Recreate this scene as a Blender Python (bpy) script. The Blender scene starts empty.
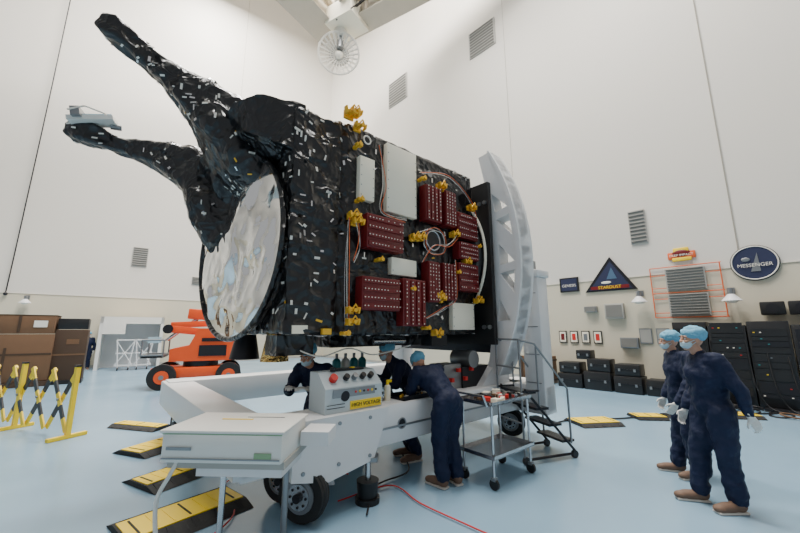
import bpy, bmesh, math, random
from mathutils import Vector, Matrix, noise
random.seed(7)
V=Vector
scene=bpy.context.scene
COL=scene.collection

# ---------------------------------------------------------------- materials
MATS={}
def mat(name,col,rough=.5,metal=0.0,bump=None,var=0.0,coat=0.0,emit=None,bscale=20,bdist=.02,spec=.5):
    if name in MATS: return MATS[name]
    m=bpy.data.materials.new(name); m.use_nodes=True
    nt=m.node_tree; b=nt.nodes['Principled BSDF']
    b.inputs['Base Color'].default_value=(*col,1)
    b.inputs['Roughness'].default_value=rough
    b.inputs['Metallic'].default_value=metal
    b.inputs['Coat Weight'].default_value=coat
    b.inputs['Specular IOR Level'].default_value=spec
    tc=nt.nodes.new('ShaderNodeTexCoord')
    if var>0:
        n=nt.nodes.new('ShaderNodeTexNoise'); n.inputs['Scale'].default_value=3.0; n.inputs['Detail'].default_value=5
        nt.links.new(tc.outputs['Object'],n.inputs['Vector'])
        r=nt.nodes.new('ShaderNodeMapRange'); r.inputs['To Min'].default_value=1-var; r.inputs['To Max'].default_value=1+var
        nt.links.new(n.outputs['Fac'],r.inputs['Value'])
        mx=nt.nodes.new('ShaderNodeVectorMath'); mx.operation='SCALE'
        mx.inputs[0].default_value=col
        nt.links.new(r.outputs['Result'],mx.inputs['Scale'])
        nt.links.new(mx.outputs['Vector'],b.inputs['Base Color'])
    if bump:
        n=nt.nodes.new('ShaderNodeTexNoise'); n.inputs['Scale'].default_value=bscale; n.inputs['Detail'].default_value=4
        nt.links.new(tc.outputs['Object'],n.inputs['Vector'])
        bp=nt.nodes.new('ShaderNodeBump'); bp.inputs['Strength'].default_value=bump; bp.inputs['Distance'].default_value=bdist
        nt.links.new(n.outputs['Fac'],bp.inputs['Height']); nt.links.new(bp.outputs['Normal'],b.inputs['Normal'])
    if emit:
        b.inputs['Emission Color'].default_value=(*col,1); b.inputs['Emission Strength'].default_value=emit
    MATS[name]=m; return m

def foil(name,col,rough,metal,scale=7,strength=.8,dist=.06,coat=0,spec=.5):
    m=bpy.data.materials.new(name); m.use_nodes=True; nt=m.node_tree; b=nt.nodes['Principled BSDF']
    b.inputs['Base Color'].default_value=(*col,1); b.inputs['Roughness'].default_value=rough; b.inputs['Metallic'].default_value=metal
    b.inputs['Coat Weight'].default_value=coat; b.inputs['Coat Roughness'].default_value=.15; b.inputs['Specular IOR Level'].default_value=spec
    tc=nt.nodes.new('ShaderNodeTexCoord')
    nz=nt.nodes.new('ShaderNodeTexNoise'); nz.inputs['Scale'].default_value=scale*.6; nz.inputs['Detail'].default_value=2; nz.inputs['Distortion'].default_value=.6
    nt.links.new(tc.outputs['Object'],nz.inputs['Vector'])
    vm=nt.nodes.new('ShaderNodeVectorMath'); vm.operation='SCALE'; vm.inputs['Scale'].default_value=.35
    nt.links.new(nz.outputs['Color'],vm.inputs[0])
    va=nt.nodes.new('ShaderNodeVectorMath'); nt.links.new(tc.outputs['Object'],va.inputs[0]); nt.links.new(vm.outputs[0],va.inputs[1])
    vo=nt.nodes.new('ShaderNodeTexVoronoi'); vo.inputs['Scale'].default_value=scale; vo.feature='F1'
    nt.links.new(va.outputs[0],vo.inputs['Vector'])
    ad=nt.nodes.new('ShaderNodeMath'); nt.links.new(vo.outputs['Distance'],ad.inputs[0]); nt.links.new(nz.outputs['Fac'],ad.inputs[1])
    bp=nt.nodes.new('ShaderNodeBump'); bp.inputs['Strength'].default_value=strength; bp.inputs['Distance'].default_value=dist
    nt.links.new(ad.outputs[0],bp.inputs['Height']); nt.links.new(bp.outputs['Normal'],b.inputs['Normal'])
    if coat: nt.links.new(bp.outputs['Normal'],b.inputs['Coat Normal'])
    MATS[name]=m; return m

M_MLI=foil('black_mli',(.008,.008,.009),.28,0.0,6,.68,.07,.08,.5)
M_SILV=foil('silver_foil',(.84,.835,.82),.05,1.0,2.0,.45,.07)
M_GOLD=foil('gold_foil',(.75,.48,.16),.25,1.0,14,.7,.03)
M_TAPE=mat('ivory_tape',(.78,.74,.66),.35)
M_STAPE=mat('silver_tape',(.7,.7,.7),.2,1.0)
M_WHITE=mat('white_paint',(.72,.72,.72),.35,var=.03)
M_WHITE2=mat('instrument_white',(.74,.73,.68),.45,var=.02)
M_CREAM=mat('cream_radiator',(.90,.84,.68),.35,var=.03)
M_BLACK=mat('black_plastic',(.008,.008,.009),.45)
M_RUB=mat('black_rubber',(.012,.012,.012),.75,bump=.3)
M_DARK=mat('dark_metal',(.022,.022,.026),.4,.5)
M_GREY=mat('grey_metal',(.26,.27,.28),.35,.7)
M_STEEL=mat('stainless',(.55,.55,.56),.25,1.0,bump=.05)
M_RED=mat('red_box',(.15,.007,.009),.4,var=.15)
M_REDL=mat('red_light_paint',(.60,.02,.015),.4)
M_YEL=mat('yellow_paint',(.90,.62,.01),.5,var=.06)
M_GLD=mat('gold_anodized',(.85,.48,.04),.35,.35)
M_ORG=mat('orange_paint',(.80,.085,.01),.4,var=.05)
M_CARD=mat('cardboard',(.14,.072,.034),.8,var=.12)
M_CARD2=mat('cardboard_dark',(.055,.03,.016),.8,var=.12)
M_SUIT=mat('navy_coverall',(.005,.011,.040),.7,var=.25,bump=.6,bscale=12,bdist=.03,spec=.35)
M_SKIN=mat('skin',(.50,.27,.18),.55)
M_CAP=mat('bouffant_blue',(.15,.40,.56),.75,bump=.6,bscale=30)
M_MASK=mat('face_mask',(.45,.60,.68),.8)
M_GLOVE=mat('latex_glove',(.70,.68,.64),.5)
M_SHOE=mat('shoe_tan',(.17,.10,.065),.7)
M_SOLE=mat('shoe_sole',(.62,.58,.52),.7)
M_EYE=mat('eye_dark',(.02,.015,.012),.2)
M_EYEW=mat('eye_white',(.8,.78,.75),.3)
M_HAIR=mat('hair_brown',(.05,.03,.02),.7)
M_TEAL=mat('teal_bottle',(.03,.25,.27),.4)
M_VENT=mat('vent_grey',(.38,.365,.33),.6)
M_VENTD=mat('vent_slat',(.17,.165,.15),.6)
M_BLUE=mat('sign_navy',(.015,.02,.06),.5)
M_OR2=mat('orange_line',(.75,.13,.03),.5)
M_GLASS=mat('lamp_glow',(1,.93,.8),.4)
M_SEAM=mat('wall_seam',(.33,.30,.25),.8)

# ---------------------------------------------------------------- builder
SPH={}
class B:
    def __init__(s,name,M=None,parent=None):
        s.name=name; s.M=M or Matrix(); s.bm=bmesh.new(); s.mats=[]; s.parent=parent
    def mi(s,m):
        if m not in s.mats: s.mats.append(m)
        return s.mats.index(m)
    def add(s,vs,fs,m):
        i=s.mi(m); nv=s.bm.verts.new; nf=s.bm.faces.new
        V_=[nv(v) for v in vs]
        for f in fs:
            F=nf([V_[j] for j in f]); F.material_index=i; F.smooth=True
        return V_
    def box(s,c,size,m,rot=None,bev=0):
        T=Matrix.Translation(V(c)) @ (rot.to_4x4() if rot else Matrix())
        x,y,z=[q/2 for q in size]
        if bev:
            t=bmesh.new(); bmesh.ops.create_cube(t,size=1,matrix=Matrix.Diagonal((*size,1)))
            bmesh.ops.bevel(t,geom=t.edges[:],offset=min(bev,min(size)*.45),segments=2,affect='EDGES',profile=.5)
            t.verts.index_update()
            vs=[T@v.co for v in t.verts]; fs=[[v.index for v in f.verts] for f in t.faces]; t.free()
            return s.add(vs,fs,m)
        vs=[T@V(p) for p in((-x,-y,-z),(x,-y,-z),(x,y,-z),(-x,y,-z),(-x,-y,z),(x,-y,z),(x,y,z),(-x,y,z))]
        return s.add(vs,((3,2,1,0),(4,5,6,7),(0,1,5,4),(1,2,6,5),(2,3,7,6),(3,0,4,7)),m)
    def bb(s,lo,hi,m,bev=0):
        lo=V(lo);hi=V(hi); return s.box((lo+hi)/2,hi-lo,m,None,bev)
    def cyl(s,p0,p1,r,m,r2=None,seg=16,caps=True):
        p0=V(p0);p1=V(p1);d=p1-p0
        if d.length<1e-6: return
        if r2 is None: r2=r
        d.normalize(); u=d.orthogonal().normalized(); w=d.cross(u); vs=[];n=seg
        for i in range(n):
            a=2*math.pi*i/n; e=u*math.cos(a)+w*math.sin(a); vs.append(p0+e*r); vs.append(p1+e*r2)
        fs=[(2*i,2*((i+1)%n),2*((i+1)%n)+1,2*i+1) for i in range(n)]
        if caps: fs+= [tuple(2*i for i in range(n))[::-1],tuple(2*i+1 for i in range(n))]
        s.add(vs,fs,m)
    def sph(s,c,r,m,rot=None,u=16,v=10):
        if not hasattr(r,'__len__'): r=(r,r,r)
        if (u,v) not in SPH:
            vs=[V((0,0,1))]
            for i in range(1,v):
                t=math.pi*i/v
                for j in range(u):
                    a=2*math.pi*j/u; vs.append(V((math.sin(t)*math.cos(a),math.sin(t)*math.sin(a),math.cos(t))))
            vs.append(V((0,0,-1))); fs=[]
            for j in range(u): fs.append((0,1+j,1+(j+1)%u))
            for i in range(v-2):
                o=1+i*u
                for j in range(u): fs.append((o+j,o+u+j,o+u+(j+1)%u,o+(j+1)%u))
            o=1+(v-2)*u
            for j in range(u): fs.append((len(vs)-1,o+(j+1)%u,o+j))
            SPH[(u,v)]=(vs,fs)
        vs,fs=SPH[(u,v)]; c=V(c); R=V(r)
        if rot: vv=[c+rot@(p*R) for p in vs]
        else: vv=[c+p*R for p in vs]
        return s.add(vv,fs,m)
    def cap(s,p0,r0,p1,r1,m,seg=14):
        s.cyl(p0,p1,r0,m,r2=r1,seg=seg); s.sph(p0,r0,m,u=seg,v=8); s.sph(p1,r1,m,u=seg,v=8)
    def tube(s,pts,r,m,seg=8,closed=False):
        pts=[V(p) for p in pts]
        n=len(pts)
        for i in range(n if closed else n-1):
            s.cyl(pts[i],pts[(i+1)%n],r,m,seg=seg,caps=True)
        for p in pts: s.sph(p,r*1.0,m,u=seg,v=6)
    def curve(s,pts,r,m,seg=8,sub=8):
        pts=[V(p) for p in pts]; P=[pts[0]]+pts+[pts[-1]]; out=[]
        for i in range(1,len(P)-2):
            for k in range(sub):
                t=k/sub; a,b,c,d=P[i-1],P[i],P[i+1],P[i+2]
                out.append(.5*((2*b)+(c-a)*t+(2*a-5*b+4*c-d)*t*t+(3*b-a-3*c+d)*t**3))
        out.append(pts[-1]); s.tube(out,r,m,seg)
    def prism(s,pts,ext,m):
        pts=[V(p) for p in pts]; e=V(ext); n=len(pts)
        vs=pts+[p+e for p in pts]
        s.add(vs,[tuple(range(n))[::-1],tuple(range(n,2*n))]+[(i,(i+1)%n,n+(i+1)%n,n+i) for i in range(n)],m)
    def torus(s,c,axis,R,r,m,seg=40,ms=8):
        ax=V(axis).normalized(); u=ax.orthogonal().normalized(); w=ax.cross(u)
        vs=[]
        for i in range(seg):
            t=2*math.pi*i/seg; d=u*math.cos(t)+w*math.sin(t)
            for j in range(ms): vs.append(V(c)+d*(R+r*math.cos(2*math.pi*j/ms))+ax*r*math.sin(2*math.pi*j/ms))
        fs=[(i*ms+j,i*ms+(j+1)%ms,((i+1)%seg)*ms+(j+1)%ms,((i+1)%seg)*ms+j) for i in range(seg) for j in range(ms)]
        s.add(vs,fs,m)
    def done(s,sharp=35,bevel=0,remesh=None,smooth=0,disp=0,recalc=True):
        if recalc: bmesh.ops.recalc_face_normals(s.bm,faces=s.bm.faces)
        me=bpy.data.meshes.new(s.name); s.bm.to_mesh(me); s.bm.free()
        for m in s.mats: me.materials.append(m)
        if sharp and not remesh: me.set_sharp_from_angle(angle=math.radians(sharp))
        o=bpy.data.objects.new(s.name,me); COL.objects.link(o); o.matrix_world=s.M
        if s.parent is not None:
            o.parent=s.parent; o.matrix_parent_inverse=s.parent.matrix_world.inverted()
        if remesh:
            md=o.modifiers.new('remesh','REMESH'); md.mode='VOXEL'; md.voxel_size=remesh; md.use_smooth_shade=True
            if smooth:
                sm=o.modifiers.new('smooth','SMOOTH'); sm.factor=.5; sm.iterations=smooth
            if disp:
                tx=bpy.data.textures.new('folds','CLOUDS'); tx.noise_scale=.11
                dm=o.modifiers.new('folds','DISPLACE'); dm.texture=tx; dm.strength=disp; dm.mid_level=.5
        if bevel:
            bv=o.modifiers.new('bevel','BEVEL'); bv.width=bevel; bv.segments=2; bv.limit_method='ANGLE'
        return o
def empty(name,M=None):
    o=bpy.data.objects.new(name,None); COL.objects.link(o); o.empty_display_size=.2
    o.matrix_world=M or Matrix(); bpy.context.view_layer.update(); return o
def frame(o,xd,yd):
    return Matrix(((xd[0],yd[0],0,o[0]),(xd[1],yd[1],0,o[1]),(0,0,1,o[2] if len(o)>2 else 0),(0,0,0,1)))
def text(name,body,M,loc,size,m,parent,ext=.002,align='CENTER'):
    cu=bpy.data.curves.new(name,'FONT'); cu.body=body; cu.size=size; cu.align_x=align; cu.align_y='CENTER'; cu.extrude=ext
    cu.materials.append(m); o=bpy.data.objects.new(name,cu); COL.objects.link(o)
    o.matrix_world=M@Matrix.Translation(V(loc))@Matrix.Rotation(math.pi/2,4,'X')
    o.parent=parent; o.matrix_parent_inverse=parent.matrix_world.inverted(); return o
def RZ(d): return Matrix.Rotation(math.radians(d),3,'Z')
def RX(d): return Matrix.Rotation(math.radians(d),3,'X')
def RY(d): return Matrix.Rotation(math.radians(d),3,'Y')

# ---------------------------------------------------------------- frames
MR=frame((-4.95,22.8,0),(.682,-.731),(.731,.682))      # right wall: x along wall, -y into room
ML=frame((-4.95,22.8,0),(.81,.586),(-.586,.81))        # left wall: x negative along wall, -y into room
MS=frame((-.643,3.71,0),(.755,.656),(-.656,.755))      # spacecraft frame
CEIL=24.6

def wallmat():
    m=bpy.data.materials.new('wall_paint'); m.use_nodes=True; nt=m.node_tree; b=nt.nodes['Principled BSDF']
    tc=nt.nodes.new('ShaderNodeTexCoord'); sp=nt.nodes.new('ShaderNodeSeparateXYZ'); nt.links.new(tc.outputs['Object'],sp.inputs[0])
    cmp=nt.nodes.new('ShaderNodeMath'); cmp.operation='GREATER_THAN'; cmp.inputs[1].default_value=3.2; nt.links.new(sp.outputs['Z'],cmp.inputs[0])
    mx=nt.nodes.new('ShaderNodeMix'); mx.data_type='RGBA'
    mx.inputs['A'].default_value=(.60,.545,.42,1); mx.inputs['B'].default_value=(.69,.65,.585,1)
    nt.links.new(cmp.outputs[0],mx.inputs['Factor'])
    nt.links.new(mx.outputs['Result'],b.inputs['Base Color']); b.inputs['Roughness'].default_value=.5
    return m
M_WALL=wallmat()
def floormat():
    m=bpy.data.materials.new('epoxy_floor'); m.use_nodes=True; nt=m.node_tree; b=nt.nodes['Principled BSDF']
    tc=nt.nodes.new('ShaderNodeTexCoord'); n=nt.nodes.new('ShaderNodeTexNoise'); n.inputs['Scale'].default_value=.6; n.inputs['Detail'].default_value=6
    nt.links.new(tc.outputs['Object'],n.inputs['Vector'])
    cr=nt.nodes.new('ShaderNodeValToRGB'); cr.color_ramp.elements[0].position=.3; cr.color_ramp.elements[1].position=.7
    cr.color_ramp.elements[0].color=(.215,.345,.46,1); cr.color_ramp.elements[1].color=(.25,.39,.505,1)
    nt.links.new(n.outputs['Fac'],cr.inputs[0]); nt.links.new(cr.outputs[0],b.inputs['Base Color'])
    r=nt.nodes.new('ShaderNodeMapRange'); r.inputs['To Min'].default_value=.16; r.inputs['To Max'].default_value=.30
    nt.links.new(n.outputs['Fac'],r.inputs['Value']); nt.links.new(r.outputs[0],b.inputs['Roughness'])
    return m
M_FLOOR=floormat()

b=B('wall_right',MR); b.bb((-.3,0,0),(34,.3,CEIL),M_WALL); b.done()
b=B('wall_left',ML); b.bb((-34,0,0),(0,.3,CEIL),M_WALL); b.done()
b=B('floor'); b.bb((-34,-14,-.2),(30,26,0),M_FLOOR); b.done()
b=B('ceiling'); b.bb((-34,-14,CEIL),(30,26,CEIL+.3),mat('ceiling_paint',(.6,.58,.54),.7)); b.done()
b=B('baseboard_right',MR); b.bb((.02,-.03,0),(34,-.001,.12),M_VENT); b.done()
b=B('baseboard_left',ML); b.bb((-34,-.03,0),(-.02,-.001,.12),M_VENT); b.done()
k=1
def trimbox(M,lo,hi,m=M_SEAM):
    global k
    b=B('trim_%d'%k,M); b.bb(lo,hi,m); b.done(); k+=1
trimbox(MR,(19.59,-.02,3.4),(19.615,-.001,CEIL))
trimbox(MR,(0,-.02,3.19),(30,-.001,3.22),M_WALL); trimbox(ML,(-30,-.02,3.19),(0,-.001,3.22),M_WALL)
trimbox(ML,(-6,-.008,3.4),(-5.985,-.001,CEIL)); trimbox(MR,(13.7,-.008,3.4),(13.712,-.001,CEIL))
b=B('hanging_cable',ML); b.curve([(-14.15,-.1,3.2),(-14.1,-.12,6),(-14.0,-.15,14),(-13.95,-.1,CEIL)],.022,M_DARK); b.sph((-14.15,-.1,3.15),.07,M_DARK); b.done()

# ---------------------------------------------------------------- wall fittings
def vent(M,x,z,w,h,n=9,name='wall_vent'):
    b=B(name,M); b.bb((x-w/2,-.05,z-h/2),(x+w/2,-.002,z+h/2),M_VENT)
    for i in range(n):
        zz=z-h/2+h*(i+.5)/n; b.box((x,-.06,zz),(w*.9,.03,h/n*.45),M_VENTD,RX(25))
    b.done()
vent(MR,7.09,14.97,1.5,1.5); vent(MR,12.65,14.5,1.35,1.3); vent(MR,17.58,4.66,.42,1.0)
vent(ML,-9.87,5.25,.62,.95); vent(ML,-7.35,4.26,.4,.4,5)
b=B('return_air_grille',MR)
for z0,z1 in((2.71,3.31),(2.04,2.62)):
    b.bb((18.08,-.08,z0),(18.92,-.002,z1),M_VENT)
    for i in range(8): b.box((18.5,-.09,z0+(z1-z0)*(i+.5)/8),(.78,.03,.035),M_VENTD,RX(25))
for z in (2.0,2.66,3.37): b.cyl((17.74,-.05,z),(19.25,-.05,z),.013,M_OR2,seg=8)
for z in (2.12,2.5,2.8,3.15): b.cyl((17.74,-.05,z),(18.08,-.05,z),.010,M_OR2,seg=8); b.cyl((18.92,-.05,z),(19.2,-.05,z),.010,M_OR2,seg=8)
for x in (17.74,19.22): b.cyl((x,-.05,2.0),(x,-.05,3.37),.013,M_OR2,seg=8)
b.done()
b=B('mission_sign',MR); b.bb((15.19,-.05,2.9),(15.79,-.002,3.37),M_BLACK); b.bb((15.24,-.056,2.94),(15.74,-.05,3.33),M_BLUE)
o=b.done(); text('lettering','GENESIS',MR,(15.49,-.06,3.1),.12,M_TAPE,o)
b=B('mission_sign',MR)
b.prism([(15.98,-.05,2.84),(17.4,-.05,2.84),(16.75,-.05,3.88)],(0,.048,0),M_DARK)
b.prism([(16.1,-.056,2.88),(17.28,-.056,2.88),(16.75,-.056,3.74)],(0,.005,0),M_BLUE)
b.prism([(16.62,-.062,3.2),(16.9,-.062,3.2),(16.77,-.062,3.55)],(0,.005,0),mat('sign_steelblue',(.06,.12,.2),.5))
b.sph((16.6,-.062,3.1),(.14,.01,.04),M_TAPE)
b.bb((16.15,-.064,2.9),(17.2,-.06,3.0),M_RED)
o=b.done(); text('lettering','STARDUST',MR,(16.68,-.068,2.95),.13,M_YEL,o)
b=B('mission_sign',MR)
b.box((18.49,-.03,3.66),(.6,.05,.2),M_OR2,bev=.03); b.box((18.49,-.04,3.8),(.34,.05,.14),M_YEL,bev=.03); b.sph((18.49,-.05,3.72),(.2,.03,.1),M_RED); b.box((18.49,-.05,3.55),(.42,.05,.1),M_YEL,bev=.02)
o=b.done(); text('lettering','DEEP IMPACT',MR,(18.49,-.08,3.66),.085,M_TAPE,o)
b=B('mission_sign',MR); b.cyl((19.84,-.05,3.26),(19.84,-.002,3.26),.43,M_DARK,seg=40); b.cyl((19.84,-.056,3.26),(19.84,-.05,3.26),.39,M_BLUE,seg=40)
b.torus((19.84,-.06,3.26),(0,1,0),.40,.014,M_TAPE)
b.prism([(19.76,-.07,3.05),(19.93,-.07,3.05),(19.91,-.07,3.5)],(0,.01,0),M_GREY); b.sph((19.7,-.07,3.35),(.08,.01,.05),M_GREY)
o=b.done(); text('lettering','MESSENGER',MR,(19.84,-.08,3.2),.115,M_TAPE,o)
for MM,x,z in((MR,17.45,2.5),(MR,19.35,2.42),(ML,-13.5,2.85)):
    b=B('wall_lamp',MM); b.cyl((x,-.3,z-.06),(x,-.3,z+.1),.2,M_WHITE,r2=.06,seg=24,caps=True); b.cyl((x,-.3,z+.1),(x,-.3,z+.24),.06,M_GREY); b.tube([(x,-.3,z+.2),(x,-.02,z+.2)],.02,M_GREY)
    b.sph((x,-.3,z-.05),(.14,.14,.07),M_GLASS); b.bb((x-.07,-.04,z+.12),(x+.07,-.002,z+.28),M_GREY); b.done()
for x,z,w,h in((16.1,2.3,.36,.18),(16.75,2.22,.5,.45),(17.05,1.3,.45,.3)):
    b=B('electrical_box',MR); b.box((x,-.08,z),(w,.15,h),M_GREY if w<.46 else M_VENT,bev=.01); b.box((x,-.16,z),(w*.85,.012,h*.8),M_VENTD); b.done()
for i,x in enumerate((15.15,15.5,15.85,16.2)):
    b=B('framed_plaque',MR); b.box((x,-.02,1.45),(.24,.035,.38),M_DARK); b.box((x,-.04,1.45),(.19,.006,.32),M_CREAM); b.box((x,-.045,1.45),(.11,.006,.2),(M_RED,M_REDL,M_GREY,M_REDL)[i]); b.done()
for x in (17.45,17.85):
    b=B('framed_plaque',MR); b.box((x,-.02,1.5),(.3,.035,.42),M_GREY); b.box((x,-.04,1.5),(.25,.006,.36),M_VENT); b.done()
for x in (20.0,20.45):
    b=B('wall_speaker',MR); b.box((x,-.2,2.15),(.4,.3,.3),M_BLACK,bev=.02); b.cyl((x,-.36,2.15),(x,-.34,2.15),.11,M_DARK); b.bb((x-.05,-.08,2.05),(x+.05,-.002,2.2),M_DARK); b.done()

# ---------------------------------------------------------------- background equipment (right)
b=B('shipping_crate',MR); b.box((14.55,-.65,.42),(.85,.75,.84),M_CARD,bev=.01)
for z in(.12,.72): b.box((14.55,-.65,z),(.88,.78,.06),M_CARD2)
for x in (14.16,14.94): b.box((x,-1.04,.42),(.07,.02,.84),M_CARD2)
b.done()
b=B('equipment_case_stack',MR)
for (x,z,w,h,d) in((15.6,.2,.7,.4,.6),(15.6,.57,.6,.3,.55),(16.35,.25,.7,.5,.6),(16.4,.68,.6,.34,.5),(17.1,.22,.65,.44,.6),(17.1,.6,.6,.3,.5),(16.0,.95,.4,.26,.4),(17.75,.2,.5,.4,.5)):
    b.box((x,-.6,z),(w,d,h),M_BLACK,bev=.02); b.box((x,-.6-d/2-.005,z+.02),(w*.96,.012,.02),M_DARK)
    for dx in(-.3,.3): b.box((x+dx*w,-.6-d/2-.01,z),(.05,.02,.07),M_GREY)
b.done()
b=B('electronics_rack',MR)
for i in range(5):
    x=18.55+i*.66
    b.bb((x-.32,-1.0,.06),(x+.32,-.3,1.85-(i%2)*.08),M_BLACK,bev=.012)
    b.box((x,-1.0,.03),(.5,.4,.06),M_DARK)
    z=.25
    while z<1.65:
        h=random.choice((.09,.13,.18,.26)); b.box((x,-1.005,z+h/2),(.55,.02,h*.88),random.choice((M_DARK,M_BLACK,M_BLACK)))
        for j in range(5):
            if random.random()<.28: b.box((x-.22+j*.1,-1.02,z+h/2),(.03,.012,.018),random.choice((M_YEL,M_TAPE,M_GREY,M_REDL,M_TEAL)))
        z+=h
for i in range(9):
    x=18.3+i*.3; b.curve([(x,-1.02,.9+random.random()*.6),(x+.05,-1.15,.5),(x+.2,-1.2,.1),(x+.5,-1.4,.03)],.012,M_BLACK)
for i in range(14):
    x=18.3+random.random()*2.6; y=-1.4-random.random()*.35
    b.torus((x,y,.03+.02*(i%4)),(random.uniform(-.1,.1),random.uniform(-.1,.1),1),.14+random.random()*.1,.016,random.choice((M_BLACK,M_BLACK,M_DARK,M_CARD)),seg=24,ms=6)
b.done()

# ---------------------------------------------------------------- background equipment (left)
b=B('soft_wall_enclosure',ML)
x0,x1=-10.9,-8.6
b.bb((x0,-1.5,0),(x0+.12,-.2,2.25),M_WHITE2); b.bb((x1-.12,-1.5,0),(x1,-.2,2.25),M_WHITE2); b.bb((x0,-1.5,1.95),(x1,-.2,2.25),M_WHITE2); b.bb((x0,-.3,0),(x1,-.2,2.1),M_WHITE)
b.bb((x0+.1,-1.52,1.5),(x0+.9,-1.46,2.0),M_WHITE2)
b.done()
for ox in (-9.9,-9.25):
    b=B('equipment_trolley',ML)
    for dx in(-.3,.3):
        for dy in(-.2,.2): b.cyl((ox+dx*.6,-2.0+dy,.1),(ox+dx,-2.0+dy,1.25),.025,M_WHITE,seg=8); b.cyl((ox+dx*.6-.02,-2+dy,.07),(ox+dx*.6+.02,-2+dy,.07),.07,M_BLACK,seg=12)
    for z in(.2,.7,1.25): b.box((ox,-2.0,z),(.62,.44,.04),M_WHITE)
    b.cyl((ox-.3,-2.2,.2),(ox+.3,-2.2,1.2),.018,M_WHITE,seg=8); b.cyl((ox+.3,-2.2,.2),(ox-.3,-2.2,1.2),.018,M_WHITE,seg=8)
    b.done()
MC=Matrix.Translation((-11.75,10.9,0))@Matrix.Rotation(math.radians(38),4,'Z')
b=B('cardboard_carton',MC)
b.box((0,0,.08),(1.9,1.1,.14),M_CARD2); b.box((0,0,.85),(1.8,1.0,1.38),M_CARD,bev=.015); b.box((0,0,1.83),(1.75,.98,.55),M_CARD,bev=.015)
b.box((0,-.505,.95),(1.78,.01,.05),M_CARD2); b.box((.1,-.51,1.85),(.06,.008,.5),M_CARD2); b.box((.55,-.51,1.85),(.3,.01,.2),M_TAPE); b.box((0,0,2.115),(1.78,1.0,.02),M_CARD2)
b.box((-.1,-.51,.5),(.06,.008,1.3),M_CARD2)
b.done()
MC=Matrix.Translation((-10.75,11.7,0))@Matrix.Rotation(math.radians(38),4,'Z')
b=B('cardboard_carton',MC)
b.box((0,0,.06),(.8,.8,.12),M_BLACK); b.box((0,0,.9),(.78,.8,1.56),M_CARD2,bev=.015); b.box((0,0,1.86),(.74,.76,.34),M_BLACK,bev=.01); b.box((.05,-.405,1.3),(.3,.01,.16),M_CARD); b.box((0,-.405,.9),(.78,.008,.05),M_CARD)
b.done()
ML2=Matrix.Translation((-6.18,11.2,0))@Matrix.Rotation(math.radians(25),4,'Z')@Matrix.Scale(1.06,4)
b=B('boom_lift',ML2)
b.box((-.1,0,.42),(2.1,1.0,.28),M_ORG,bev=.04)
for x in(-.85,.75):
    for y in(-.55,.55):
        b.cyl((x,y-.12,.33),(x,y+.12,.33),.33,M_RUB,seg=28); b.cyl((x,y-.14,.33),(x,y+.14,.33),.17,M_ORG,seg=20); b.cyl((x,y-.15,.33),(x,y+.15,.33),.06,M_GREY)
b.cyl((0,0,.55),(0,0,.72),.45,M_DARK,seg=28)
b.prism([(-.75,-.5,.72),(1.15,-.5,.72),(1.2,-.5,1.3),(.75,-.5,1.62),(-.1,-.5,1.62),(-.3,-.5,1.15),(-.75,-.5,1.05)],(0,.38,0),M_ORG)
b.prism([(-.75,.12,.72),(1.15,.12,.72),(1.2,.12,1.3),(.75,.12,1.62),(-.1,.12,1.62),(-.3,.12,1.15),(-.75,.12,1.05)],(0,.38,0),M_ORG)
b.box((.3,-.51,1.0),(.7,.02,.3),M_DARK); b.box((.3,-.525,1.3),(.6,.01,.10),M_DARK)
b.box((.1,0,1.5),(2.1,.2,.2),M_ORG,RY(6),bev=.02); b.box((.1,0,1.76),(1.9,.17,.17),M_ORG,RY(-3),bev=.02); b.box((.2,0,2.0),(1.3,.2,.3),M_ORG,RY(4),bev=.03)
b.cyl((-.9,0,1.3),(-.2,0,1.9),.05,M_STEEL); b.cyl((.9,-.12,1.5),(.9,.12,1.5),.12,M_DARK); b.cyl((-.9,-.13,1.6),(-.9,.13,1.6),.13,M_DARK)
b.box((-1.15,0,.85),(.5,.9,.05),M_DARK)
for z in(.9,1.3): b.tube([(-1.4,-.45,z),(-.9,-.45,z),(-.9,.45,z),(-1.4,.45,z),(-1.4,-.45,z)],.022,M_GREY)
for x,y in((-1.4,-.45),(-.9,-.45),(-.9,.45),(-1.4,.45)): b.cyl((x,y,.85),(x,y,1.3),.02,M_GREY)
b.box((-1.15,-.3,1.3),(.3,.12,.16),M_MASK)
b.box((1.25,0,1.1),(.3,.8,.6),M_DARK,bev=.03); b.box((1.15,0,1.75),(.2,.3,.4),M_GREY,bev=.02)
b.done()
dirb=V((-.93,.36,0)).normalized()
MB=frame((-5.2,5.82,0),(dirb.x,dirb.y),(-dirb.y,dirb.x))
b=B('folding_barrier',MB)
W=3.0;n=5;cw=W/n
for i in range(n):
    for (za,zb,yy) in((.10,1.02,.02),(1.02,.10,-.02)):
        p=V((i*cw,yy,za));q_=V(((i+1)*cw,yy,zb)); d=(q_-p)
        for j in range(10):
            a_=p+d*(j/10);c_=p+d*((j+1)/10); mid=(a_+c_)/2; ang=math.atan2(d.z,d.x)
            b.box(mid,((c_-a_).length,.022,.075),(M_YEL if (j//2)%2==0 else M_BLACK),Matrix.Rotation(-ang,3,'Y'))
    b.cyl((i*cw+cw/2,-.05,.56),(i*cw+cw/2,.05,.56),.02,M_GREY)
for x in(-.03,W/2,W+.03):
    b.box((x,0,.56),(.06,.06,1.04),M_YEL); b.box((x,0,.03),(.07,.5,.05),M_YEL); b.box((x,0,1.09),(.07,.07,.03),M_BLACK)
b.done()
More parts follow.
